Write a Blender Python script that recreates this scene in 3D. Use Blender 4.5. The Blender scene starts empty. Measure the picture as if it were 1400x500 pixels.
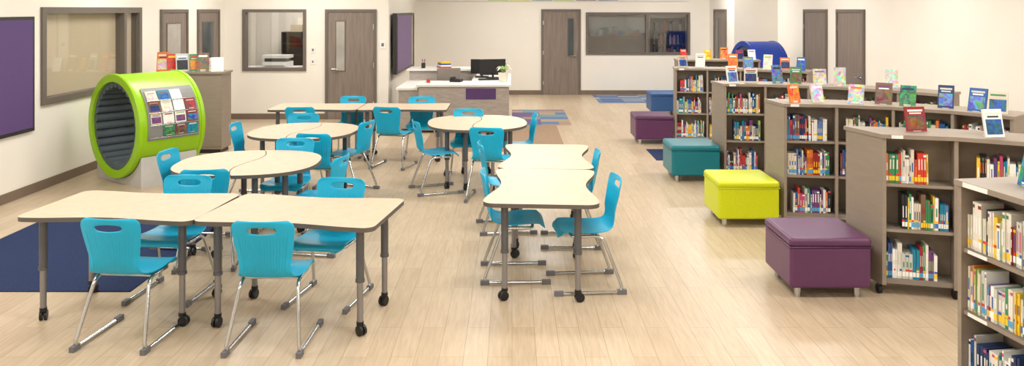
import bpy, math, random
from mathutils import Vector, Matrix
random.seed(11)
R=math.radians
scene=bpy.context.scene
try:
    scene.view_settings.view_transform='Standard'
except Exception as e:
    print(e)

# ---------------------------------------------------------------- materials
def srgb(r,g,b):
    def f(c):
        c/=255.0
        return c/12.92 if c<=0.04045 else ((c+0.055)/1.055)**2.4
    return (f(r),f(g),f(b),1)
def newmat(name):
    m=bpy.data.materials.new(name); m.use_nodes=True
    return m,m.node_tree,m.node_tree.nodes['Principled BSDF']
def mat(name,col,rough=.5,metal=0,var=.06,scale=6,stretch=None,bump=0,spec=.5):
    m,nt,p=newmat(name)
    c=srgb(*col)
    p.inputs['Roughness'].default_value=rough
    p.inputs['Metallic'].default_value=metal
    p.inputs['Specular IOR Level'].default_value=spec
    tc=nt.nodes.new('ShaderNodeTexCoord'); mp=nt.nodes.new('ShaderNodeMapping')
    if stretch: mp.inputs['Scale'].default_value=stretch
    nz=nt.nodes.new('ShaderNodeTexNoise'); nz.inputs['Scale'].default_value=scale; nz.inputs['Detail'].default_value=5
    rp=nt.nodes.new('ShaderNodeValToRGB')
    rp.color_ramp.elements[0].position=.3; rp.color_ramp.elements[1].position=.7
    rp.color_ramp.elements[0].color=tuple(x*(1-var) for x in c[:3])+(1,)
    rp.color_ramp.elements[1].color=tuple(min(1,x*(1+var)) for x in c[:3])+(1,)
    L=nt.links.new
    L(tc.outputs['Object'],mp.inputs['Vector']); L(mp.outputs[0],nz.inputs['Vector'])
    L(nz.outputs['Fac'],rp.inputs['Fac']); L(rp.outputs[0],p.inputs['Base Color'])
    if bump:
        b=nt.nodes.new('ShaderNodeBump'); b.inputs['Strength'].default_value=bump; b.inputs['Distance'].default_value=.01
        L(nz.outputs['Fac'],b.inputs['Height']); L(b.outputs[0],p.inputs['Normal'])
    return m

M_wall=mat('wall_paint',(238,232,221),.85,var=.015,scale=2)
M_ceil=mat('ceiling_tile',(245,243,238),.9,var=.02)
M_frame=mat('door_frame_taupe',(106,97,89),.5,var=.05)
M_door=mat('door_grey_oak',(128,115,105),.5,var=.16,scale=9,stretch=(3,3,.25))
M_base=mat('baseboard_rubber',(120,103,88),.6)
M_lam=mat('laminate_taupe',(148,135,121),.45,var=.05,scale=5,stretch=(1,1,6))
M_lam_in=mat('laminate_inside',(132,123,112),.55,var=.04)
M_top=mat('table_laminate',(204,185,160),.5,var=.05,scale=14,spec=.3)
M_edge=mat('table_edge_band',(94,87,80),.5)
M_legg=mat('leg_grey_metal',(96,97,101),.4,.4,var=.03)
M_legl=mat('leg_silver_metal',(150,150,154),.3,.8,var=.03)
M_chrome=mat('chrome',(200,203,207),.16,1,var=.02)
M_black=mat('black_plastic',(20,20,22),.45)
M_glide=mat('grey_glide',(108,108,113),.6)
M_chair=mat('turquoise_polypropylene',(0,172,214),.36,var=.03,scale=3)
M_green=mat('lime_laminate',(150,202,4),.35,var=.03)
M_blue=mat('royal_blue_laminate',(20,60,158),.4,var=.03)
M_pad=mat('grey_padding',(84,96,102),.6,var=.08)
M_plinth=mat('light_grey_plinth',(196,194,190),.5)
M_rack=mat('rack_grey',(136,135,133),.5)
M_navy=mat('navy_carpet',(46,58,90),.95,var=.35,scale=160,bump=.4,spec=.1)
M_purple=mat('purple_vinyl',(92,50,88),.36,var=.05,scale=40,bump=.04)
M_lime=mat('lime_vinyl',(204,214,8),.4,var=.04,scale=40,bump=.04)
M_teal=mat('teal_vinyl',(0,114,128),.36,var=.05,scale=40,bump=.04)
M_bluev=mat('blue_vinyl',(56,96,150),.4,var=.05,scale=40)
M_pboard=mat('purple_felt_board',(88,64,116),.8,var=.05,scale=60)
M_dark=mat('dark_frame',(45,42,42),.4)
M_white=mat('white_laminate',(232,230,226),.45,var=.02)
M_label=mat('label_white',(238,236,230),.6,var=.02)
M_pwood=mat('desk_grey_wood',(168,158,150),.5,var=.15,scale=8,stretch=(1,1,7))
M_ppan=mat('desk_purple_panel',(84,54,108),.4)
M_shade=mat('roller_shade',(194,178,152),.9,var=.03,scale=30)
M_shadeg=mat('roller_shade_grey',(112,116,114),.9,var=.05,scale=30)
M_litd=mat('door_lite_dark',(70,78,80),.12,var=.3,scale=2)
M_litl=mat('door_lite_light',(166,162,154),.15,var=.2,scale=2)
M_brownfl=mat('brown_carpet_tile',(150,127,106),.9,var=.2,scale=60,spec=.1)
M_leaf=mat('plant_leaf',(120,150,70),.6)
M_pot=mat('pot_cream',(232,222,205),.5)
M_screen=mat('display_screen_purple',(96,66,126),.4,var=.05)
M_red=mat('red_plastic',(180,50,45),.5)
M_paper=mat('paper',(235,235,232),.8)

def floor_mat():
    m,nt,p=newmat('floor_vinyl_plank'); L=nt.links.new
    tc=nt.nodes.new('ShaderNodeTexCoord')
    mp=nt.nodes.new('ShaderNodeMapping'); mp.inputs['Rotation'].default_value=(0,0,R(90))
    br=nt.nodes.new('ShaderNodeTexBrick')
    br.inputs['Color1'].default_value=srgb(203,184,158); br.inputs['Color2'].default_value=srgb(192,172,145)
    br.inputs['Mortar'].default_value=srgb(164,144,118)
    br.inputs['Scale'].default_value=1; br.inputs['Mortar Size'].default_value=.0018
    br.inputs['Brick Width'].default_value=1.22; br.inputs['Row Height'].default_value=.15
    br.offset=.37
    L(tc.outputs['Object'],mp.inputs[0]); L(mp.outputs[0],br.inputs['Vector'])
    mp2=nt.nodes.new('ShaderNodeMapping'); mp2.inputs['Scale'].default_value=(20,1.8,1)
    nz=nt.nodes.new('ShaderNodeTexNoise'); nz.inputs['Scale'].default_value=2.2; nz.inputs['Detail'].default_value=9
    nz.inputs['Distortion'].default_value=.6
    L(tc.outputs['Object'],mp2.inputs[0]); L(mp2.outputs[0],nz.inputs['Vector'])
    rp=nt.nodes.new('ShaderNodeValToRGB')
    rp.color_ramp.elements[0].position=.3; rp.color_ramp.elements[0].color=(.85,.835,.81,1)
    rp.color_ramp.elements[1].position=.7; rp.color_ramp.elements[1].color=(1.04,1.04,1.04,1)
    L(nz.outputs['Fac'],rp.inputs[0])
    mx=nt.nodes.new('ShaderNodeMixRGB'); mx.blend_type='MULTIPLY'; mx.inputs[0].default_value=1
    L(br.outputs['Color'],mx.inputs[1]); L(rp.outputs[0],mx.inputs[2]); L(mx.outputs[0],p.inputs['Base Color'])
    p.inputs['Roughness'].default_value=.33; p.inputs['Specular IOR Level'].default_value=.42
    return m
M_floor=floor_mat()
def tiles_mat(name,cs,sc):
    m,nt,p=newmat(name); L=nt.links.new
    tc=nt.nodes.new('ShaderNodeTexCoord'); mp=nt.nodes.new('ShaderNodeMapping')
    mp.inputs['Scale'].default_value=sc
    sn=nt.nodes.new('ShaderNodeVectorMath'); sn.operation='FLOOR'
    wn=nt.nodes.new('ShaderNodeTexWhiteNoise'); wn.noise_dimensions='2D'
    rp=nt.nodes.new('ShaderNodeValToRGB'); rp.color_ramp.interpolation='CONSTANT'
    e=rp.color_ramp.elements
    e[0].position=0; e[0].color=srgb(*cs[0][1]); e[1].position=cs[1][0]; e[1].color=srgb(*cs[1][1])
    for q,c in cs[2:]:
        k=e.new(q); k.color=srgb(*c)
    L(tc.outputs['Object'],mp.inputs[0]); L(mp.outputs[0],sn.inputs[0]); L(sn.outputs[0],wn.inputs['Vector'])
    L(wn.outputs['Value'],rp.inputs[0]); L(rp.outputs[0],p.inputs['Base Color'])
    p.inputs['Roughness'].default_value=.95
    return m
M_tiles=tiles_mat('mixed_carpet_tiles',[(0,(160,138,116)),(.25,(100,84,122)),(.45,(150,128,108)),(.55,(84,112,148)),(.8,(112,136,140))],(3,3,3))
M_tiles2=tiles_mat('blue_carpet_tiles',[(0,(96,116,154)),(.35,(128,142,166)),(.6,(76,98,140)),(.85,(176,174,170))],(2,5,3))
def book_mat():
    m,nt,p=newmat('printed_paper_covers')
    a=nt.nodes.new('ShaderNodeAttribute'); a.attribute_name='Col'
    nt.links.new(a.outputs['Color'],p.inputs['Base Color']); p.inputs['Roughness'].default_value=.4
    return m
M_book=book_mat()
def art_mat():
    m,nt,p=newmat('printed_cover_art'); L=nt.links.new
    a=nt.nodes.new('ShaderNodeAttribute'); a.attribute_name='Col'
    tc=nt.nodes.new('ShaderNodeTexCoord')
    nz=nt.nodes.new('ShaderNodeTexNoise'); nz.inputs['Scale'].default_value=16; nz.inputs['Detail'].default_value=3; nz.inputs['Distortion'].default_value=1.2
    hs=nt.nodes.new('ShaderNodeHueSaturation'); hs.inputs['Saturation'].default_value=1.3; hs.inputs['Value'].default_value=1.05
    mx=nt.nodes.new('ShaderNodeMixRGB'); mx.blend_type='OVERLAY'; mx.inputs[0].default_value=.85
    br=nt.nodes.new('ShaderNodeBrightContrast'); br.inputs['Contrast'].default_value=1.1
    L(tc.outputs['Object'],nz.inputs['Vector']); L(nz.outputs['Color'],hs.inputs['Color']); L(hs.outputs[0],br.inputs['Color'])
    L(a.outputs['Color'],mx.inputs[1]); L(br.outputs[0],mx.inputs[2]); L(mx.outputs[0],p.inputs['Base Color'])
    p.inputs['Roughness'].default_value=.35
    return m
M_art=art_mat()
def glass_mat():
    m=bpy.data.materials.new('window_glass'); m.use_nodes=True; nt=m.node_tree; nt.nodes.clear()
    o=nt.nodes.new('ShaderNodeOutputMaterial'); mx=nt.nodes.new('ShaderNodeMixShader'); mx.inputs[0].default_value=.08
    t=nt.nodes.new('ShaderNodeBsdfTransparent'); g=nt.nodes.new('ShaderNodeBsdfGlossy'); g.inputs['Roughness'].default_value=.03
    nt.links.new(t.outputs[0],mx.inputs[1]); nt.links.new(g.outputs[0],mx.inputs[2]); nt.links.new(mx.outputs[0],o.inputs[0])
    return m
M_glass=glass_mat()
def emit_mat(name,col,st):
    m,nt,p=newmat(name); p.inputs['Emission Color'].default_value=col; p.inputs['Emission Strength'].default_value=st
    return m
M_light=emit_mat('light_diffuser',(1,.98,.95,1),2.0)

# ---------------------------------------------------------------- builder
class B:
    def __init__(s): s.v=[];s.f=[];s.m=[];s.sm=[];s.c=[];s.mats=[]
    def mi(s,m):
        if m not in s.mats: s.mats.append(m)
        return s.mats.index(m)
    def add(s,vs,fs,m,smooth=False,col=(1,1,1,1),M=None):
        o=len(s.v)
        for v in vs:
            v=Vector(v)
            if M is not None: v=M@v
            s.v.append(v)
        k=s.mi(m)
        for f in fs:
            s.f.append([i+o for i in f]); s.m.append(k); s.sm.append(smooth); s.c.append(col)
    def box(s,c,d,m,M=None,col=(1,1,1,1)):
        x,y,z=c; a,b,h=d[0]/2,d[1]/2,d[2]/2
        vs=[(x+i*a,y+j*b,z+k*h) for k in(-1,1) for j in(-1,1) for i in(-1,1)]
        s.add(vs,[(0,2,3,1),(4,5,7,6),(0,1,5,4),(2,6,7,3),(0,4,6,2),(1,3,7,5)],m,False,col,M)
    def bx(s,x0,x1,y0,y1,z0,z1,m,M=None,col=(1,1,1,1)):
        s.box(((x0+x1)/2,(y0+y1)/2,(z0+z1)/2),(x1-x0,y1-y0,z1-z0),m,M,col)
    def cyl(s,p0,p1,r0,r1,m,n=16,M=None,caps=True):
        p0=Vector(p0);p1=Vector(p1); d=(p1-p0).normalized()
        u=d.orthogonal().normalized(); w=d.cross(u)
        vs=[];
        for p,r in((p0,r0),(p1,r1)):
            for i in range(n):
                a=2*math.pi*i/n; vs.append(p+u*(r*math.cos(a))+w*(r*math.sin(a)))
        s.add(vs,[(i,(i+1)%n,n+(i+1)%n,n+i) for i in range(n)],m,True,(1,1,1,1),M)
        if caps: s.add(vs,[tuple(range(n-1,-1,-1)),tuple(range(n,2*n))],m,False,(1,1,1,1),M)
    def prism(s,poly,z0,z1,mt,ms=None,M=None):
        n=len(poly); ms=ms or mt
        vs=[(p[0],p[1],z0) for p in poly]+[(p[0],p[1],z1) for p in poly]
        s.add(vs,[tuple(range(n-1,-1,-1)),tuple(range(n,2*n))],mt,False,(1,1,1,1),M)
        s.add(vs,[(i,(i+1)%n,n+(i+1)%n,n+i) for i in range(n)],ms,False,(1,1,1,1),M)
    def tube(s,pts,r,m,n=10,M=None):
        pts=[Vector(p) for p in pts]; vs=[];N=len(pts)
        t=(pts[1]-pts[0]).normalized(); u=t.orthogonal().normalized()
        for i,p in enumerate(pts):
            t=(pts[min(i+1,N-1)]-pts[max(i-1,0)]).normalized()
            u=(u-t*u.dot(t)).normalized(); w=t.cross(u)
            for k in range(n):
                a=2*math.pi*k/n; vs.append(p+u*(r*math.cos(a))+w*(r*math.sin(a)))
        fs=[(i*n+k,i*n+(k+1)%n,(i+1)*n+(k+1)%n,(i+1)*n+k) for i in range(N-1) for k in range(n)]
        s.add(vs,fs,m,True,(1,1,1,1),M)
        s.add(vs,[tuple(range(n-1,-1,-1)),tuple(range((N-1)*n,N*n))],m,False,(1,1,1,1),M)
    def mesh(s,name):
        me=bpy.data.meshes.new(name)
        me.from_pydata([tuple(v) for v in s.v],[],s.f)
        for m in s.mats: me.materials.append(m)
        at=me.color_attributes.new('Col','FLOAT_COLOR','CORNER')
        li=0
        for p,k,sm,c in zip(me.polygons,s.m,s.sm,s.c):
            p.material_index=k; p.use_smooth=sm
            for _ in range(p.loop_total):
                at.data[li].color=c; li+=1
        me.update(); return me
    def obj(s,name,loc=(0,0,0),rz=0,bevel=0,seg=2):
        ob=bpy.data.objects.new(name,s.mesh(name)); scene.collection.objects.link(ob)
        ob.location=loc; ob.rotation_euler=(0,0,rz)
        if bevel:
            b=ob.modifiers.new('bevel','BEVEL'); b.width=bevel; b.segments=seg; b.limit_method='ANGLE'
        return ob
def fillet(pts,r,n=5):
    pts=[Vector(p) for p in pts]; out=[pts[0]]
    for i in range(1,len(pts)-1):
        a=(pts[i-1]-pts[i]); b=(pts[i+1]-pts[i]); k=min(r,a.length*.45,b.length*.45)
        A=pts[i]+a.normalized()*k; C=pts[i]+b.normalized()*k
        for j in range(n+1):
            t=j/n; out.append(A*(1-t)**2+pts[i]*2*t*(1-t)+C*t*t)
    out.append(pts[-1]); return out

# ---------------------------------------------------------------- room shell
XL,XR,YB,YF=-5.6,5.92,-1.5,19.8
YLB=15.4; XRET=-2.41; YRB=17.6; XRS=4.95; H=3.3; T=.15
def wall(name,axis,const,a0,a1,holes,out):
    b=B(); 
    def put(u0,u1,z0,z1):
        if u1-u0<1e-4 or z1-z0<1e-4: return
        lo,hi=sorted((const,const+out*T))
        if axis=='x': b.bx(u0,u1,lo,hi,z0,z1,M_wall)
        else: b.bx(lo,hi,u0,u1,z0,z1,M_wall)
    cur=a0
    for h in sorted(holes):
        put(cur,h[0],0,H); put(h[0],h[1],0,h[2]); put(h[0],h[1],h[3],H); cur=h[1]
    put(cur,a1,0,H)
    return b.obj(name)
wall('wall_left','y',XL,YB,YLB,[(9.38,11.9,1.0,2.17)],-1)
wall('wall_back_left','x',YLB,XL-T,XRET,[(-5.25,-4.01,.94,2.14)],1)
wall('wall_return','y',XRET,YLB+T,YF,[],-1)
wall('wall_back','x',YF,XRET-T,XRS+T,[(1.85,4.46,1.0,2.06)],1)
wall('wall_back_right_side','y',XRS,YRB+T,YF,[],1)
wall('wall_back_right','x',YRB,XRS,XR+T,[],1)
wall('wall_right','y',XR,YB,YRB,[],1)
wall('wall_front','x',YB,XL-T,XR+T,[],-1)
b=B(); b.bx(XL-T,XR+T,YB-T,YF+2.4,-.1,0,M_floor); b.obj('floor')
b=B(); b.bx(XL-T,XR+T,YB-T,YF+2.4,H,H+.1,M_ceil); b.obj('ceiling')
def base(name,x0,x1,y0,y1):
    b=B(); b.bx(x0,x1,y0,y1,0,.11,M_base); b.obj(name)
base('baseboard_left',XL,XL+.015,YB,YLB)
base('baseboard_back_left',XL+.015,XRET,YLB-.015,YLB)
base('baseboard_return',XRET,XRET+.015,YLB,YF-.015)
base('baseboard_back',XRET,XRS,YF-.015,YF)
base('baseboard_back_right_side',XRS-.015,XRS,YRB,YF-.015)
base('baseboard_back_right',XRS,XR-.015,YRB-.015,YRB)
base('baseboard_right',XR-.015,XR,YB,YRB)

def door(name,x,y,rz,w=.98,lite=None,lm=M_litd,hs=-1,leaf=M_door):
    b=B(); h=2.14; f=.055
    b.bx(-w/2,-w/2+f,-.035,0,0,h,M_frame); b.bx(w/2-f,w/2,-.035,0,0,h,M_frame); b.bx(-w/2+f,w/2-f,-.035,0,h-f,h,M_frame)
    b.bx(-w/2+f,w/2-f,-.018,0,.01,h-f,leaf)
    if lite:
        x0,x1,z0,z1=lite
        b.bx(x0-.02,x1+.02,-.026,-.018,z0-.02,z1+.02,M_frame)
        b.bx(x0,x1,-.030,-.026,z0,z1,lm)
    hx=hs*(w/2-f-.08)
    b.cyl((hx,-.018,.98),(hx,-.03,.98),.03,.03,M_chrome); b.cyl((hx,-.03,.98),(hx,-.08,.98),.011,.011,M_chrome)
    b.tube([(hx,-.075,.98),(hx-hs*.12,-.075,.98)],.010,M_chrome)
    k=-hs*(w/2-f)
    for hz in(.3,1.05,1.8): b.bx(k-.010,k+.010,-.040,-.018,hz-.05,hz+.05,M_chrome)
    return b.obj(name,(x,y,0),rz)
door('door_1',(.73+1.72)/2,YF,0,.99,(.18,.31,.98,1.9),hs=1)
door('door_2',-3.14,YLB,0,1.0,(-.28,-.12,.95,1.9),M_litl,hs=-1)
door('door_3',XL,13.08,R(90),1.04,(-.3,.2,.85,1.9),M_litl,hs=1)
door('door_4',XL,14.55,R(90),1.04,(-.3,.2,.85,1.9),M_litd,hs=1)
door('door_5',XRS,18.75,R(-90),1.1,(-.28,-.12,.95,1.9),hs=1)
door('door_6',XR,15.4,R(-90),1.18,hs=1)
door('door_7',XR,13.8,R(-90),1.14,hs=1)

def window(name,x,y,rz,w,z0,z1,mull=[],f=.06,shades=[]):
    b=B()
    y0,y1=-.03,T
    b.bx(-w/2,-w/2+f,y0,y1,z0,z1,M_frame); b.bx(w/2-f,w/2,y0,y1,z0,z1,M_frame)
    b.bx(-w/2+f,w/2-f,y0,y1,z0,z0+f,M_frame); b.bx(-w/2+f,w/2-f,y0,y1,z1-f,z1,M_frame)
    for mx in mull: b.bx(mx-.035,mx+.035,y0,y1-.02,z0+f,z1-f,M_frame)
    b.bx(-w/2+f,w/2-f,.03,.036,z0+f,z1-f,M_glass)
    for (a,c,za,zb,mm) in shades: b.bx(a,c,.1,.11,za,zb,mm)
    return b.obj(name,(x,y,0),rz)
window('window_1',XL,10.64,R(90),2.52,1.0,2.17,[.75],.08,shades=[(-1.19,1.19,1.06,2.10,M_shade)])
window('window_2',-4.63,YLB,0,1.24,.94,2.14)
window('window_3',3.155,YF,0,2.61,1.0,2.06,[.23],shades=[(-1.25,.22,1.48,2.0,M_shadeg)])
def annex(name,x0,x1,y0,y1):
    b=B()
    b.bx(x0-.1,x0,y0,y1,0,2.8,M_wall); b.bx(x1,x1+.1,y0,y1,0,2.8,M_wall); b.bx(x0-.1,x1+.1,y1,y1+.1,0,2.8,M_wall)
    b.bx(x0-.1,x1+.1,y0,y1+.1,2.8,2.9,M_ceil)
    b.obj(name)
def alight(name,loc,sx,sy,power,col=(1,.985,.96)):
    l=bpy.data.lights.new(name,'AREA'); l.shape='RECTANGLE'; l.size=sx; l.size_y=sy; l.energy=power; l.color=col
    o=bpy.data.objects.new(name,l); o.location=loc; scene.collection.objects.link(o); return o
annex('wall_office',-5.9,-3.0,YLB+T,17.6); alight('office_fill',(-4.3,16.5,2.75),1.2,.6,26)  # office interior brightened by an added, unseen fill lamp
annex('wall_storeroom',1.2,4.9,YF+T,22.0); alight('storeroom_fill',(3,21,2.75),1.5,.6,5)  # weak unseen fill added so the storeroom shows through the glass
b=B(); b.bx(-.6,.6,-.25,.25,0,.93,M_lam); b.bx(-.62,.62,-.27,.27,.93,.96,M_white); b.obj('office_counter',(-4.95,16.3,0))
b=B(); b.bx(-.27,.27,-.18,.18,0,.11,M_white); b.bx(-.22,.22,-.185,.15,.11,.18,M_black); b.bx(-.27,.27,-.18,.18,.18,.24,M_white); b.bx(-.2,.2,-.26,-.18,.04,.06,M_white); b.obj('printer',(-4.83,16.3,.961))
b=B()
for z in(.03,.3,.6,.9,1.15,1.4,1.65): b.bx(-.25,.25,-.18,.18,z-.02,z,M_dark)
b.bx(-.28,-.25,-.18,.18,0,1.65,M_dark); b.bx(.25,.28,-.18,.18,0,1.65,M_dark); b.bx(-.25,.25,.16,.18,0,1.65,M_dark)
b.bx(-.1,.15,-.1,.1,1.65,1.8,M_shade); b.bx(.05,.2,-.08,.08,1.8,1.95,M_pot); b.obj('storage_cabinet',(-4.72,17.3,0))
b=B()
for z in(.03,.45,.85,1.2,1.55,1.9): b.bx(-.42,.42,-.15,.15,z-.025,z,M_dark)
b.bx(-.45,-.42,-.15,.15,0,1.92,M_dark); b.bx(.42,.45,-.15,.15,0,1.92,M_dark); b.bx(-.42,.42,.13,.15,0,1.9,M_dark)
for z in(.85,1.2,1.55):
    x=-.4
    while x<.34:
        w_=random.uniform(.03,.07)
        if random.random()<.8: b.bx(x,x+w_-.003,-.12,.08,z,z+random.uniform(.18,.29),M_book,None,srgb(*random.choice([(90,90,95),(150,60,50),(180,175,165),(60,80,110),(50,50,52)])))
        x+=w_
b.obj('storage_bookcase',(4.2,21.3,0))
b=B(); b.bx(-1.0,1.0,-.03,0,.73,2.06,M_dark); b.bx(-.96,.96,-.036,-.03,.77,2.02,M_pboard); b.obj('tack_board',(XL,8.22,0),R(90),.004)
b=B(); b.bx(-1.15,1.15,-.14,-.05,.85,2.06,M_dark); b.bx(-1.1,1.1,-.146,-.14,.9,2.01,M_screen); b.bx(-.3,.3,-.05,0,1.2,1.7,M_black)
b.obj('wall_display',(XRET,16.75,0),R(90),.006)
b=B()
for (x0,x1,z0,z1) in((-.5,-.44,.75,2.05),(.44,.5,.75,2.05),(-.44,.44,.75,.81),(-.44,.44,1.99,2.05)): b.bx(x0,x1,-.03,0,z0,z1,M_frame)
b.bx(-.44,.44,-.012,0,.81,1.99,M_litl); b.obj('window_4',(XRET,18.75,0),R(90))
b=B(); b.bx(-3.3,3.4,-.05,0,2.345,2.95,M_white)
for i,(c) in enumerate([M_green,M_lime,M_teal,M_green,M_purple,M_bluev]): b.bx(-1.6+i*.55,-1.6+i*.55+.5,-.056,-.05,2.36,2.9,c)
b.obj('wall_banner',(1.0,YF,0))
for (x,z,w,h) in((-3.88,1.35,.09,.12),(-3.88,1.12,.07,.11),(-2.52,1.45,.12,.16)):
    b=B(); b.bx(-w/2,w/2,-.012,0,-h/2,h/2,M_label); b.bx(-w/5,w/5,-.016,-.012,-h/5,h/5,M_shadeg); b.obj('wall_switch_plate',(x,YLB,z),0,.002)

def rug(name,x0,x1,y0,y1,m,t=.008):
    b=B(); b.bx(-(x1-x0)/2,(x1-x0)/2,-(y1-y0)/2,(y1-y0)/2,0,t,m); b.obj(name,((x0+x1)/2,(y0+y1)/2,.0))
rug('area_carpet',-4.77,-2.9,6.0,8.6,M_navy)
rug('area_carpet',-1.4,.82,11.9,14.6,M_brownfl,.004)
rug('area_carpet',-.0,1.1,14.6,16.8,M_tiles,.004)
rug('area_carpet',2.0,4.2,18.0,19.7,M_tiles2,.005)
rug('area_carpet',2.05,2.56,11.2,12.1,M_navy,.004)

for j,y in enumerate((1.0,4.2,7.4,10.6,13.8,17.4)):
    for i,x in enumerate((-3.9,0.2,4.0)):
        if y>15 and x<-3: continue
        b=B(); b.bx(-.75,.75,-.35,.35,-.05,0,M_white); b.bx(-.71,.71,-.31,.31,-.056,-.05,M_light); b.obj('ceiling_light_panel',(x,y,H))
        alight('ceiling_lamp',(x,y,H-.07),1.4,.6,64 if y>15 else 55)

# ---------------------------------------------------------------- chairs
def catmull(P,n):
    P=[Vector(p) for p in P]; Q=[P[0]*2-P[1]]+P+[P[-1]*2-P[-2]]
    dense=[]
    for i in range(1,len(Q)-2):
        for k in range(12):
            t=k/12; a,b_,c,d=Q[i-1],Q[i],Q[i+1],Q[i+2]
            dense.append(.5*((2*b_)+(-a+c)*t+(2*a-5*b_+4*c-d)*t*t+(-a+3*b_-3*c+d)*t**3))
    dense.append(P[-1])
    L=[0]; out=[]
    for i in range(1,len(dense)): L.append(L[-1]+math.hypot(dense[i].x-dense[i-1].x,dense[i].y-dense[i-1].y))
    for k in range(n):
        s=L[-1]*k/(n-1); j=0
        while j<len(L)-2 and L[j+1]<s: j+=1
        t=(s-L[j])/max(1e-9,L[j+1]-L[j]); out.append(dense[j].lerp(dense[j+1],min(1,max(0,t))))
    return out
def chair_shell():
    prof=[(.235,.418,.15),(.228,.44,.19),(.20,.455,.207),(.10,.455,.212),(-.02,.447,.210),(-.12,.452,.196),(-.18,.476,.174),
          (-.212,.535,.164),(-.232,.62,.175),(-.25,.71,.190),(-.266,.785,.198),(-.273,.822,.188),(-.277,.842,.155)]
    P=catmull(prof,52); nc=41
    vs=[];b=B()
    HZ,HW,HH=.780,.098,.022
    for i,p in enumerate(P):
        for k in range(nc):
            u=-1+2*k/(nc-1)
            back=min(1,max(0,(p.y-.47)/.12)); seat=1-back
            x=u*p.z; y=p.x; z=p.y
            y+=back*.035*u*u; z+=seat*.012*abs(u)**3 - (.02*abs(u)**4 if i<4 else 0)
            if abs(u)<.82 and .49<p.y<.735: y+=(.0055 if k%2 else -.0055)
            if abs(u)<.8 and p.x>-.1 and p.x<.17 and seat>.9: z+=(.0012 if k%2 else -.0012)
            vs.append(Vector((x,y,z)))
    fs=[]
    used={}
    for i in range(len(P)-1):
        for k in range(nc-1):
            f=(i*nc+k,i*nc+k+1,(i+1)*nc+k+1,(i+1)*nc+k)
            c=sum((vs[q] for q in f),Vector())/4
            if c.z>.7 and (c.x/HW)**2+((c.z-HZ)/HH)**2<1:
                for q in f: used.setdefault(q,[0,0])[0]+=1
                continue
            for q in f: used.setdefault(q,[0,0])[1]+=1
            fs.append(f)
    for q,(a,c) in used.items():
        if a and c:
            v=vs[q]; e=math.sqrt((v.x/HW)**2+((v.z-HZ)/HH)**2)
            nx=v.x/e; nz=HZ+(v.z-HZ)/e; v.x=nx; v.z=nz
    idx=sorted({q for f in fs for q in f}); mp={q:i for i,q in enumerate(idx)}
    b.add([vs[q] for q in idx],[tuple(mp[q] for q in f) for f in fs],M_chair,True)
    ob=b.obj('tmp')
    m=ob.modifiers.new('s','SOLIDIFY'); m.thickness=.009; m.offset=0
    m=ob.modifiers.new('ss','SUBSURF'); m.levels=1; m.render_levels=1
    dg=bpy.context.evaluated_depsgraph_get(); me=bpy.data.meshes.new_from_object(ob.evaluated_get(dg)); me.name='chair_shell'
    bpy.data.objects.remove(ob)
    return me
def chair_frame():
    b=B()
    for s in(-1,1):
        x=s*.18; xf=s*.232
        pts=fillet([(s*.12,.14,.432),(x,.13,.425),(x,-.10,.425),(xf,-.255,.016),(xf,.25,.016)],.06,6)
        b.tube(pts,.0125,M_chrome,10)
        b.bx(xf-.016,xf+.016,-.275,-.205,0,.034,M_glide)
        b.bx(xf-.016,xf+.016,.205,.275,0,.034,M_glide)
    b.tube([(-.12,.14,.432),(.12,.14,.432)],.0115,M_chrome); b.tube([(-.18,-.06,.427),(.18,-.06,.427)],.010,M_chrome)
    b.box((0,.04,.436),(.16,.2,.012),M_glide)
    return b.mesh('chair_frame')
SH=chair_shell(); FR=chair_frame()
def chair(x,y,deg):
    e=bpy.data.objects.new('school_chair',None); scene.collection.objects.link(e)
    e.location=(x,y,.008 if (-4.77<x<-2.7 and 5.8<y<8.8) else 0); e.rotation_euler=(0,0,R(deg))
    for n,me in(('seat_shell',SH),('sled_frame',FR)):
        o=bpy.data.objects.new(n,me); scene.collection.objects.link(o); o.parent=e
CH=[(-2.50,5.19,-5),(-1.54,5.13,-1),(-2.56,5.97,176),(-1.36,5.87,170),
(-2.93,7.25,-95),(-2.55,6.70,8),(-2.2,7.75,178),(-2.05,8.55,-10),(-1.76,7.1,80),
(-1.92,9.3,72),(-2.6,9.65,182),(-2.85,10.8,3),(-2.93,9.05,-90),(-1.62,10.8,-14),
(-2.4,11.6,175),(-1.33,11.55,184),(-.90,9.35,-70),(-.25,8.98,-8),(-.06,7.75,-83),(0.02,6.4,-88),
(.57,6.17,95),(.54,7.3,88),(-.57,10.1,180),(.05,9.85,97)]
for c in CH: chair(*c)

# ---------------------------------------------------------------- tables
def wave_outline(a,bb,amp,r=.07,n=24):
    pts=[]
    def e(x): return bb-amp*.5*(1+math.cos(math.pi*x/(a-r)))
    xs=[-(a-r)+2*(a-r)*i/n for i in range(n+1)]
    pts+= [(x,-e(x)) for x in xs]
    for k in range(1,6): t=R(-90+90*k/6); pts.append((a-r+r*math.cos(t),-(bb-r)+r*math.sin(t)))
    pts+= [(a,-(bb-r)),(a,bb-r)]
    for k in range(1,6): t=R(90*k/6); pts.append((a-r+r*math.cos(t),(bb-r)+r*math.sin(t)))
    pts+= [(x,e(x)) for x in reversed(xs)]
    for k in range(1,6): t=R(90+90*k/6); pts.append((-(a-r)+r*math.cos(t),(bb-r)+r*math.sin(t)))
    pts+= [(-a,bb-r),(-a,-(bb-r))]
    for k in range(1,6): t=R(180+90*k/6); pts.append((-(a-r)+r*math.cos(t),-(bb-r)+r*math.sin(t)))
    return pts
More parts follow.
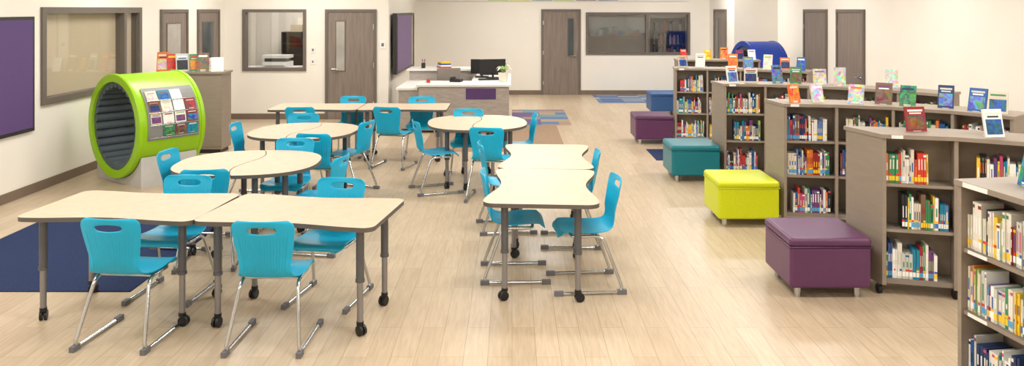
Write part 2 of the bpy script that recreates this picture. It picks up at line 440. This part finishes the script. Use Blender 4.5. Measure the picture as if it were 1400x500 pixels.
def leg(b,x,y):
    b.cyl((x,y,.705),(x,y,.36),.027,.027,M_legg); b.cyl((x,y,.37),(x,y,.35),.031,.031,M_legg)
    b.cyl((x,y,.36),(x,y,.085),.021,.021,M_legl); b.cyl((x,y,.09),(x,y,.065),.024,.024,M_black)
    a=random.uniform(0,6.28); dx,dy=math.cos(a),math.sin(a); ox,oy=-dy*.018,dx*.018
    cx,cy=x+dx*.012,y+dy*.012
    b.cyl((cx+ox*1.3,cy+oy*1.3,.034),(cx+ox*.3,cy+oy*.3,.034),.034,.034,M_black,20)
    b.cyl((cx-ox*.3,cy-oy*.3,.034),(cx-ox*1.3,cy-oy*1.3,.034),.034,.034,M_black,20)
    b.cyl((cx,cy,.075),(cx,cy,.035),.016,.012,M_black)
    b.cyl((x,y,.70),(x,y,.712),.05,.05,M_black)
def table(name,x,y,deg,outline,legs):
    b=B(); b.prism(outline,.712,.742,M_top,M_edge)
    for l in legs: leg(b,*l)
    return b.obj(name,(x,y,0),R(deg),.004,2)
RO=wave_outline(.625,.4,.05); RL=[(-.5,-.27),(.5,-.27),(-.5,.27),(.5,.27)]
RC=wave_outline(.63,.425,.085,.09)
table('classroom_table',-2.715,5.68,-5,RO,RL)
table('classroom_table',-1.46,5.55,-8,RO,RL)
table('classroom_table',.25,6.32,86,RC,RL)
table('classroom_table',.33,7.585,87,RC,RL)
table('classroom_table',-2.8,11.4,0,RO,RL)
table('classroom_table',-1.54,11.4,0,RO,RL)
def half_outline(a,bb,side,g=.004):
    def pr(t):
        c,s_=math.cos(t),math.sin(t); e=2/2.5
        return (a*math.copysign(abs(c)**e,c),bb*math.copysign(abs(s_)**e,s_))
    pts=[pr(R(-90+180*i/30)) for i in range(31)]
    seam=[(.07*math.sin(math.pi*2*(i/20)) ,bb-2*bb*i/20) for i in range(1,20)]
    if side>0: return [(x+g if abs(x)<.001 else x,y) for x,y in pts]+[(x+g,y) for x,y in seam]
    l=[(-x,y) for x,y in reversed(pts)]
    return [(x-g,y) for x,y in l]+[(x-g,y) for x,y in reversed(seam)]
for (x,y,a,bb,deg) in((-2.42,7.27,.64,.6,4),(-2.40,9.16,.60,.62,-4),(-.43,9.83,.61,.66,5)):
    table('curved_classroom_table',x,y,deg,half_outline(a,bb,1),[(a*.62,-bb*.55),(a*.62,bb*.55),(.16,-bb*.72),(.16,bb*.72)])
    table('curved_classroom_table',x,y,deg,half_outline(a,bb,-1),[(-a*.62,-bb*.55),(-a*.62,bb*.55),(-.16,-bb*.72),(-.16,bb*.72)])

# ---------------------------------------------------------------- ottomans
def ottoman(x,y,m,deg=0):
    e=bpy.data.objects.new('cube_ottoman',None); scene.collection.objects.link(e); e.location=(x,y,0); e.rotation_euler=(0,0,R(deg))
    b=B(); b.box((0,0,.235),(.6,.6,.31),m); o=b.obj('upholstered_base',bevel=.025,seg=4); o.parent=e
    b=B(); b.box((0,0,.42),(.61,.61,.07),m); o=b.obj('seat_cushion',bevel=.03,seg=5); o.parent=e
    b=B()
    b.tube([(-.3,-.3,.386),(.3,-.3,.386),(.3,.3,.386),(-.3,.3,.386),(-.3,-.3,.386)],.006,m,8)
    for i in(-1,1):
        for j in(-1,1): b.cyl((i*.22,j*.22,0),(i*.22,j*.22,.09),.024,.028,M_chrome)
    o=b.obj('legs_and_piping'); o.parent=e
ottoman(2.36,6.14,M_purple); ottoman(2.33,8.06,M_lime); ottoman(2.28,10.08,M_teal); ottoman(2.26,12.8,M_purple); ottoman(3.1,16.2,M_bluev)

# ---------------------------------------------------------------- books
PAL=[(205,62,50),(36,88,155),(238,196,52),(40,42,48),(62,140,92),(222,122,52),(112,62,118),(30,130,160),(150,40,45),(94,130,182),(30,52,98),(196,76,116),(120,90,70),(160,190,110)]
WH=[(240,240,235),(228,222,208),(245,244,240),(200,200,192),(214,206,186)]
def rc(w=.0):
    return srgb(*random.choice(WH if random.random()<w else PAL))
def book_row(b,M,x0,x1,z,white=.35):
    x=x0; series=0
    while x<x1:
        if series<=0:
            series=random.choice([1,1,1,1,2,3]); w0=random.uniform(.009,.025); h0=random.uniform(.175,.262); c=rc(white); c2=rc(.5); d=random.uniform(.13,.165)
            t0=random.uniform(.3,.5); t1=random.uniform(.6,.85)
            lc=random.choice([(250,250,245),(245,205,50),(60,120,195),(240,240,235),(90,170,215)])
        series-=1
        w=w0; h=h0
        if x+w>x1: break
        y0=.035+random.uniform(0,.010)
        lean=M@Matrix.Translation((x,0,z))@Matrix.Rotation(random.uniform(-.012,.015),4,'Y')
        b.bx(0,w-.0012,y0,y0+d,0,h,M_book,lean,c)
        b.bx(w*.3,w*.66,y0-.0012,y0,h*t0,h*t1,M_book,lean,c2)
        if random.random()<.4: b.bx(.0005,w-.002,y0-.0012,y0,h*.88,h*.95,M_book,lean,rc(.3))
        b.bx(.001,w-.002,y0-.0016,y0,.018,.052,M_book,lean,srgb(*lc))
        if random.random()<.5: b.bx(.001,w-.002,y0-.0016,y0,.056,.07,M_book,lean,srgb(*random.choice([(215,60,50),(245,200,40),(50,95,180)])))
        x+=w
def cover(b,M,w,h,t=.018,lean=12):
    L=M@Matrix.Rotation(R(-lean),4,'X')
    c=rc(.35)
    b.bx(-w/2,w/2,.001,t,0,h,M_book,L,c)
    b.bx(-w/2+.004,w/2-.001,.003,t-.002,h,h+.001,M_book,L,srgb(240,236,225))
    k=random.random()
    if k<.55:
        b.bx(-w/2,w/2,0,.001,0,h,M_art,L,c)
        b.bx(-w*.36,w*.36,-.001,0,h*.78,h*.88,M_book,L,rc(.6))
        b.bx(-w*.22,w*.24,-.001,0,h*.05,h*.09,M_book,L,rc(.8))
    else:
        b.bx(-w*.42,w*.42,0,.001,h*.1,h*.64,M_art,L,rc(.2))
        b.bx(-w*.38,w*.38,0,.001,h*.80,h*.88,M_book,L,rc(.4)); b.bx(-w*.3,w*.3,0,.001,h*.70,h*.76,M_book,L,rc(.4))
    if lean>2: b.bx(-w*.2,w*.2,.0,.09,0,.004,M_book,M,srgb(230,230,230))

def frameM(p,d,z=0):
    return Matrix(((d.x,-d.y,0,p.x),(d.y,d.x,0,p.y),(0,0,1,z),(0,0,0,1)))
def bookcase(start,angs,wid,disp=2,fill=(.55,.9),labels=False,n0=None,white=.35,big=1.0,skip=.12):
    P=[Vector(start)]; D=[]
    for a in angs:
        d=Vector((math.cos(R(a)),math.sin(R(a)))); D.append(d); P.append(P[-1]+d*wid)
    N=[]
    for i in range(len(P)):
        ds=[D[j] for j in(i-1,i) if 0<=j<len(D)]; v=sum(ds,Vector((0,0))).normalized(); N.append(Vector((-v.y,v.x)))
    if n0: N[0]=Vector(n0).normalized()
    dep=.42
    e=B(); bk=B(); db=B()
    def off(i,k): return P[i]+N[i]*k
    n=len(P)
    def strip(k0,k1,z0,z1,m,ms=None,ext=-.012):
        poly=[off(i,k0) for i in range(n)]+[off(i,k1) for i in reversed(range(n))]
        poly[0]=poly[0]-D[0]*ext; poly[n-1]=poly[n-1]+D[-1]*ext; poly[n]=poly[n]+D[-1]*ext; poly[-1]=poly[-1]-D[0]*ext
        e.prism([(p.x,p.y) for p in poly],z0,z1,m,ms)
    strip(-.015,dep+.01,1.18,1.21,M_lam,M_lam,.012)
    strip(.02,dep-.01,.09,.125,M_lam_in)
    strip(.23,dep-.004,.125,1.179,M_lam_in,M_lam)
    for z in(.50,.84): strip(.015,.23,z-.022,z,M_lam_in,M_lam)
    for i in range(n):
        d=D[min(i,len(D)-1)]; t=.014
        if i==0: a0,a1=0,2*t
        elif i==n-1: a0,a1=-2*t,0
        else: a0,a1=-t,t
        q=[off(i,0)+d*a0,off(i,0)+d*a1,off(i,dep if i in(0,n-1) else .23)+d*a1,off(i,dep if i in(0,n-1) else .23)+d*a0]
        e.prism([(p.x,p.y) for p in q],.08,1.18,M_lam)
        for k in(.06,dep-.08):
            c=off(i,k)+d*(a0+a1)/2
            e.cyl((c.x,c.y,.08),(c.x,c.y,.05),.014,.014,M_legg,8)
            e.cyl((c.x-.012,c.y,.035),(c.x+.012,c.y,.035),.035,.035,M_black,14)
    for i,d in enumerate(D):
        M=frameM(P[i],d)
        for z in(.125,.50,.84):
            f=random.uniform(*fill); x0=.03; L=wid-.06
            if random.random()<.3: x0=.03+L*(1-f)
            book_row(bk,M,x0,min(wid-.035,x0+L*f),z+.001,white)
            if labels and z in(.50,.84): e.bx(.06,.2,.0125,.0155,z-.021,z-.002,M_label,M)
        if labels or i==0: e.bx(.06,.24 if labels else .14,-.019,-.0145,1.182,1.207,M_label,M)
        for k in range(disp):
            if random.random()<skip: continue
            x=wid*(k+.5)/disp+random.uniform(-.05,.05)
            Mb=frameM(P[i],d,1.211)@Matrix.Translation((x,random.uniform(.07,.24),0))@Matrix.Rotation(R(random.uniform(-22,38)),4,'Z')
            cover(db,Mb,random.uniform(.125,.165)*big,random.uniform(.18,.235)*big)
    o=e.obj('library_bookcase'); bk.obj('shelved_books'); 
    if db.v: db.obj('display_books')
NE=(-.24,.97)
bookcase((2.78,5.93),(-15,-30),.5,1,(.64,.85),n0=NE)
bookcase((2.70,7.84),(-8,-22,-36,-50),.5,2,(.85,.97),n0=(-.12,.99))
bookcase((2.66,9.9),(-8,-20,-30,-40,-50),.5,2,(.75,.97),n0=(-.12,.99))
bookcase((2.58,12.5),(-8,-16,-24,-32),.5,2,(.75,.97))
bookcase((3.05,14.6),(-5,-5,-5),.5,2,(.75,.97),skip=.3)
bookcase((2.46,4.36),(-81,-88),.55,1,(.85,.98),True,white=.6,big=1.15)
b=B(); b.bx(-.48,.48,-.2,.2,.06,1.18,M_lam); b.bx(-.5,.5,-.22,.22,1.18,1.21,M_lam); b.bx(-.45,.45,-.17,.17,0,.06,M_dark); b.bx(-.47,.47,-.205,-.2,.1,1.14,M_lam)
b.obj('storage_credenza',(-4.80,11.95,0),0,.004)
b=B()
for i,x in enumerate((-.45,-.3,-.14,.02,.16,.28,.38)):
    cover(b,Matrix.Translation((x,-.1+.05*(i%2),0))@Matrix.Rotation(R(random.uniform(10,35)),4,'Z'),random.uniform(.13,.19),random.uniform(.2,.3))
b.obj('display_books',(-4.80,11.95,1.211))

# ---------------------------------------------------------------- reading nooks
def nook(name,x,y,deg,m,L=.88,sc=1,rack=True):
    e=bpy.data.objects.new(name,None); scene.collection.objects.link(e); e.location=(x,y,0); e.rotation_euler=(0,0,R(deg)); e.scale=(sc,sc,sc)
    cz=.73; n=72
    def ring(r,x): return [(x,r*math.cos(2*math.pi*i/n),cz+r*math.sin(2*math.pi*i/n)) for i in range(n)]
    prof=[(.56,.0),(.655,.0),(.66,.008),(.66,.05),(.65,.055),(.65,L-.055),(.66,L-.05),(.66,L-.01),(.655,L),(.56,L)]
    b=B(); vs=[];fs=[]
    for r,xx in prof: vs+=ring(r,xx)
    k=len(prof)
    for j in range(k):
        j2=(j+1)%k
        for i in range(n): fs.append((j*n+i,j*n+(i+1)%n,j2*n+(i+1)%n,j2*n+i))
    b.add(vs,fs,m,True); o=b.obj('drum_shell'); o.parent=e
    md=o.modifiers.new('es','EDGE_SPLIT'); md.split_angle=R(35)
    b=B(); N=30
    for i in range(N):
        a=2*math.pi*(i+.5)/N; r=.535
        c=Vector((0,r*math.cos(a),cz+r*math.sin(a)))
        b.cyl((.03,c.y,c.z),(L-.03,c.y,c.z),.054,.054,M_pad,14)
    o=b.obj('ribbed_padding'); o.parent=e
    b=B(); hw=.56; pts=[(-hw,0),(hw,0)]
    for i in range(17):
        t=hw-2*hw*i/16; pts.append((t,cz-math.sqrt(.66**2-t*t)-.004))
    x0,x1=.07,L-.07
    vs=[(x0,p[0],p[1]) for p in pts]+[(x1,p[0],p[1]) for p in pts]; q=len(pts)
    b.add(vs,[tuple(range(q)),tuple(range(2*q-1,q-1,-1))]+[(i,q+i,q+(i+1)%q,(i+1)%q) for i in range(q)],M_plinth)
    o=b.obj('plinth'); o.parent=e
    if rack:
        b=B()
        def fr(phi,xx,r):
            p=R(phi); nrm=Vector((0,-math.cos(p),math.sin(p))); up=Vector((0,math.sin(p),math.cos(p)))
            o=Vector((xx,0,cz))+nrm*r
            X=Vector((1,0,0)); Yv=-nrm
            return Matrix(((X.x,Yv.x,up.x,o.x),(X.y,Yv.y,up.y,o.y),(X.z,Yv.z,up.z,o.z),(0,0,0,1)))
        step=5
        for k in range(-10,50,step):
            b.box((0,0,0),(L-.20,.006,2*.67*math.tan(R(step/2))+.001),M_rack,fr(k,L/2+.01,.66))
        for r_,k in enumerate((-9,4,17,30)):
            b.tube([fr(k-.5,.12,.69)@Vector((0,0,0)),fr(k-.5,L-.10,.69)@Vector((0,0,0))],.005,M_chrome,8)
            for j in range(4):
                if (r_,j) in((3,3),(0,0)): continue
                Mb=fr(k+.5,.21+j*(L-.40)/3,.678)@Matrix.Rotation(R(-6),4,'X')
                cover(b,Mb,.142,.14,.006,0)
        o=b.obj('magazine_rack'); o.parent=e
nook('reading_nook_drum',-4.91,9.72,53,M_green,sc=.97)
nook('reading_nook_drum',4.66,15.95,8,M_blue,L=.62,rack=False,sc=1.08)

# ---------------------------------------------------------------- circulation desk
b=B()
b.bx(-1.62,-.06,13.7,14.35,.04,.80,M_pwood); b.bx(-1.66,-.02,13.66,14.4,.80,.84,M_white)
b.bx(-.80,-.28,13.69,13.70,.58,.77,M_ppan)
b.bx(-.70,-.06,14.4,16.0,.04,.80,M_pwood); b.bx(-.74,-.02,14.4,16.05,.80,.84,M_white)
b.bx(-2.0,-1.62,13.9,16.0,.04,.72,M_pwood); b.bx(-2.04,-1.66,13.86,15.4,.72,.76,M_white)
b.bx(-2.0,-.70,15.4,16.0,.04,.94,M_pwood); b.bx(-2.04,-.74,15.36,16.05,.94,.98,M_white)
b.bx(-1.58,-.1,13.74,14.3,0,.04,M_dark); b.bx(-1.95,-.1,14.3,15.9,0,.02,M_dark)
b.obj('circulation_desk',(0,0,0),0,.006)
for (x,y,w_,h_,r_) in((-.36,14.9,.5,.3,15),(-.58,15.15,.44,.28,-10)):
    b=B(); b.box((0,0,.01),(.24,.18,.02),M_black); b.cyl((0,0,.02),(0,0,.1),.02,.02,M_black); b.box((0,.02,.06+h_/2),(w_,.03,h_),M_black); b.box((0,.036,.06+h_/2),(w_*.6,.03,h_*.6),M_black)
    b.obj('computer_monitor',(x,y,.841),R(r_),.006)
b=B(); b.bx(-.2,.2,-.07,.07,0,.02,M_black); b.obj('computer_keyboard',(-.42,14.55,.841),R(8),.004)
b=B(); b.bx(-.1,.1,-.09,.09,0,.05,M_black); b.bx(-.09,-.04,-.1,.1,.05,.085,M_black); b.bx(0,.07,-.05,.06,.05,.055,M_legg); b.obj('desk_telephone',(-1.0,14.2,.841),R(-12),.006)
b=B()
for i,(c_) in enumerate(((205,62,50),(240,240,235),(36,88,155),(238,196,52))):
    b.bx(-.11+.006*i,.11-.004*i,-.15+.004*i,.15-.01*i,.03*i,.03*i+.028,M_book,None,srgb(*c_))
b.obj('book_stack',(-1.35,15.7,.981),R(20))
b=B(); b.bx(-.11,.11,-.15,.15,0,.012,M_paper); b.bx(-.17,-.12,-.1,.1,0,.05,M_red); b.obj('paper_tray',(-1.35,14.1,.841),R(10))
b=B(); b.cyl((0,0,0),(0,0,.1),.04,.04,M_dark,18)
for i in range(6): a=i*1.05; b.tube([(.015*math.cos(a),.015*math.sin(a),.02),(.04*math.cos(a),.04*math.sin(a),.18)],.004,random.choice([M_red,M_bluev,M_lime]),6)
b.obj('pencil_cup',(-1.75,15.6,.981))
b=B()
b.cyl((0,0,0),(0,0,.16),.07,.09,M_pot); 
for i in range(16):
    a=i*2.4; r=.05+.06*random.random(); z=.24+.1*random.random()
    b.tube([(0,0,.15),(r*.4*math.cos(a),r*.4*math.sin(a),z*.7),(r*math.cos(a),r*math.sin(a),z)],.004,M_leaf,5)
    Ml=Matrix.Translation((r*math.cos(a),r*math.sin(a),z))@Matrix.Rotation(a,4,'Z')@Matrix.Rotation(.6,4,'Y')
    b.add([(0,0,0),(.04,.025,0),(.09,0,-.01),(.04,-.025,0)],[(0,1,2,3)],random.choice([M_leaf,M_pot]),False,(1,1,1,1),Ml)
b.obj('potted_plant',(-.16,14.2,.841))
b=B()
for i in range(5):
    a=i*2*math.pi/5; b.tube([(0,0,.1),(.28*math.cos(a),.28*math.sin(a),.07)],.016,M_black,8); b.cyl((.28*math.cos(a)-.015,.28*math.sin(a),.03),(.28*math.cos(a)+.015,.28*math.sin(a),.03),.03,.03,M_black,12)
b.cyl((0,0,.08),(0,0,.45),.025,.025,M_black); b.box((0,0,.48),(.48,.46,.07),M_black); b.box((0,.23,.80),(.44,.05,.46),M_lam_in); b.box((0,.22,.55),(.06,.03,.2),M_black)
for s in(-1,1): b.tube(fillet([(s*.22,0,.47),(s*.28,0,.5),(s*.28,0,.68),(s*.28,.16,.68)],.04),.014,M_black,8)
b.obj('office_chair',(-1.25,14.85,.02),R(200),.02,3)

# ---------------------------------------------------------------- world, camera
w=bpy.data.worlds.new('World'); scene.world=w; w.use_nodes=True
w.node_tree.nodes['Background'].inputs[0].default_value=(.8,.85,.9,1); w.node_tree.nodes['Background'].inputs[1].default_value=.6
cam=bpy.data.cameras.new('camera'); co=bpy.data.objects.new('camera',cam); scene.collection.objects.link(co)
co.location=(0,0,2.15); co.rotation_euler=(R(90),0,0)
cam.sensor_width=36; cam.lens=1080/1400*36; cam.shift_y=-238/1400; cam.clip_start=.05
scene.camera=co
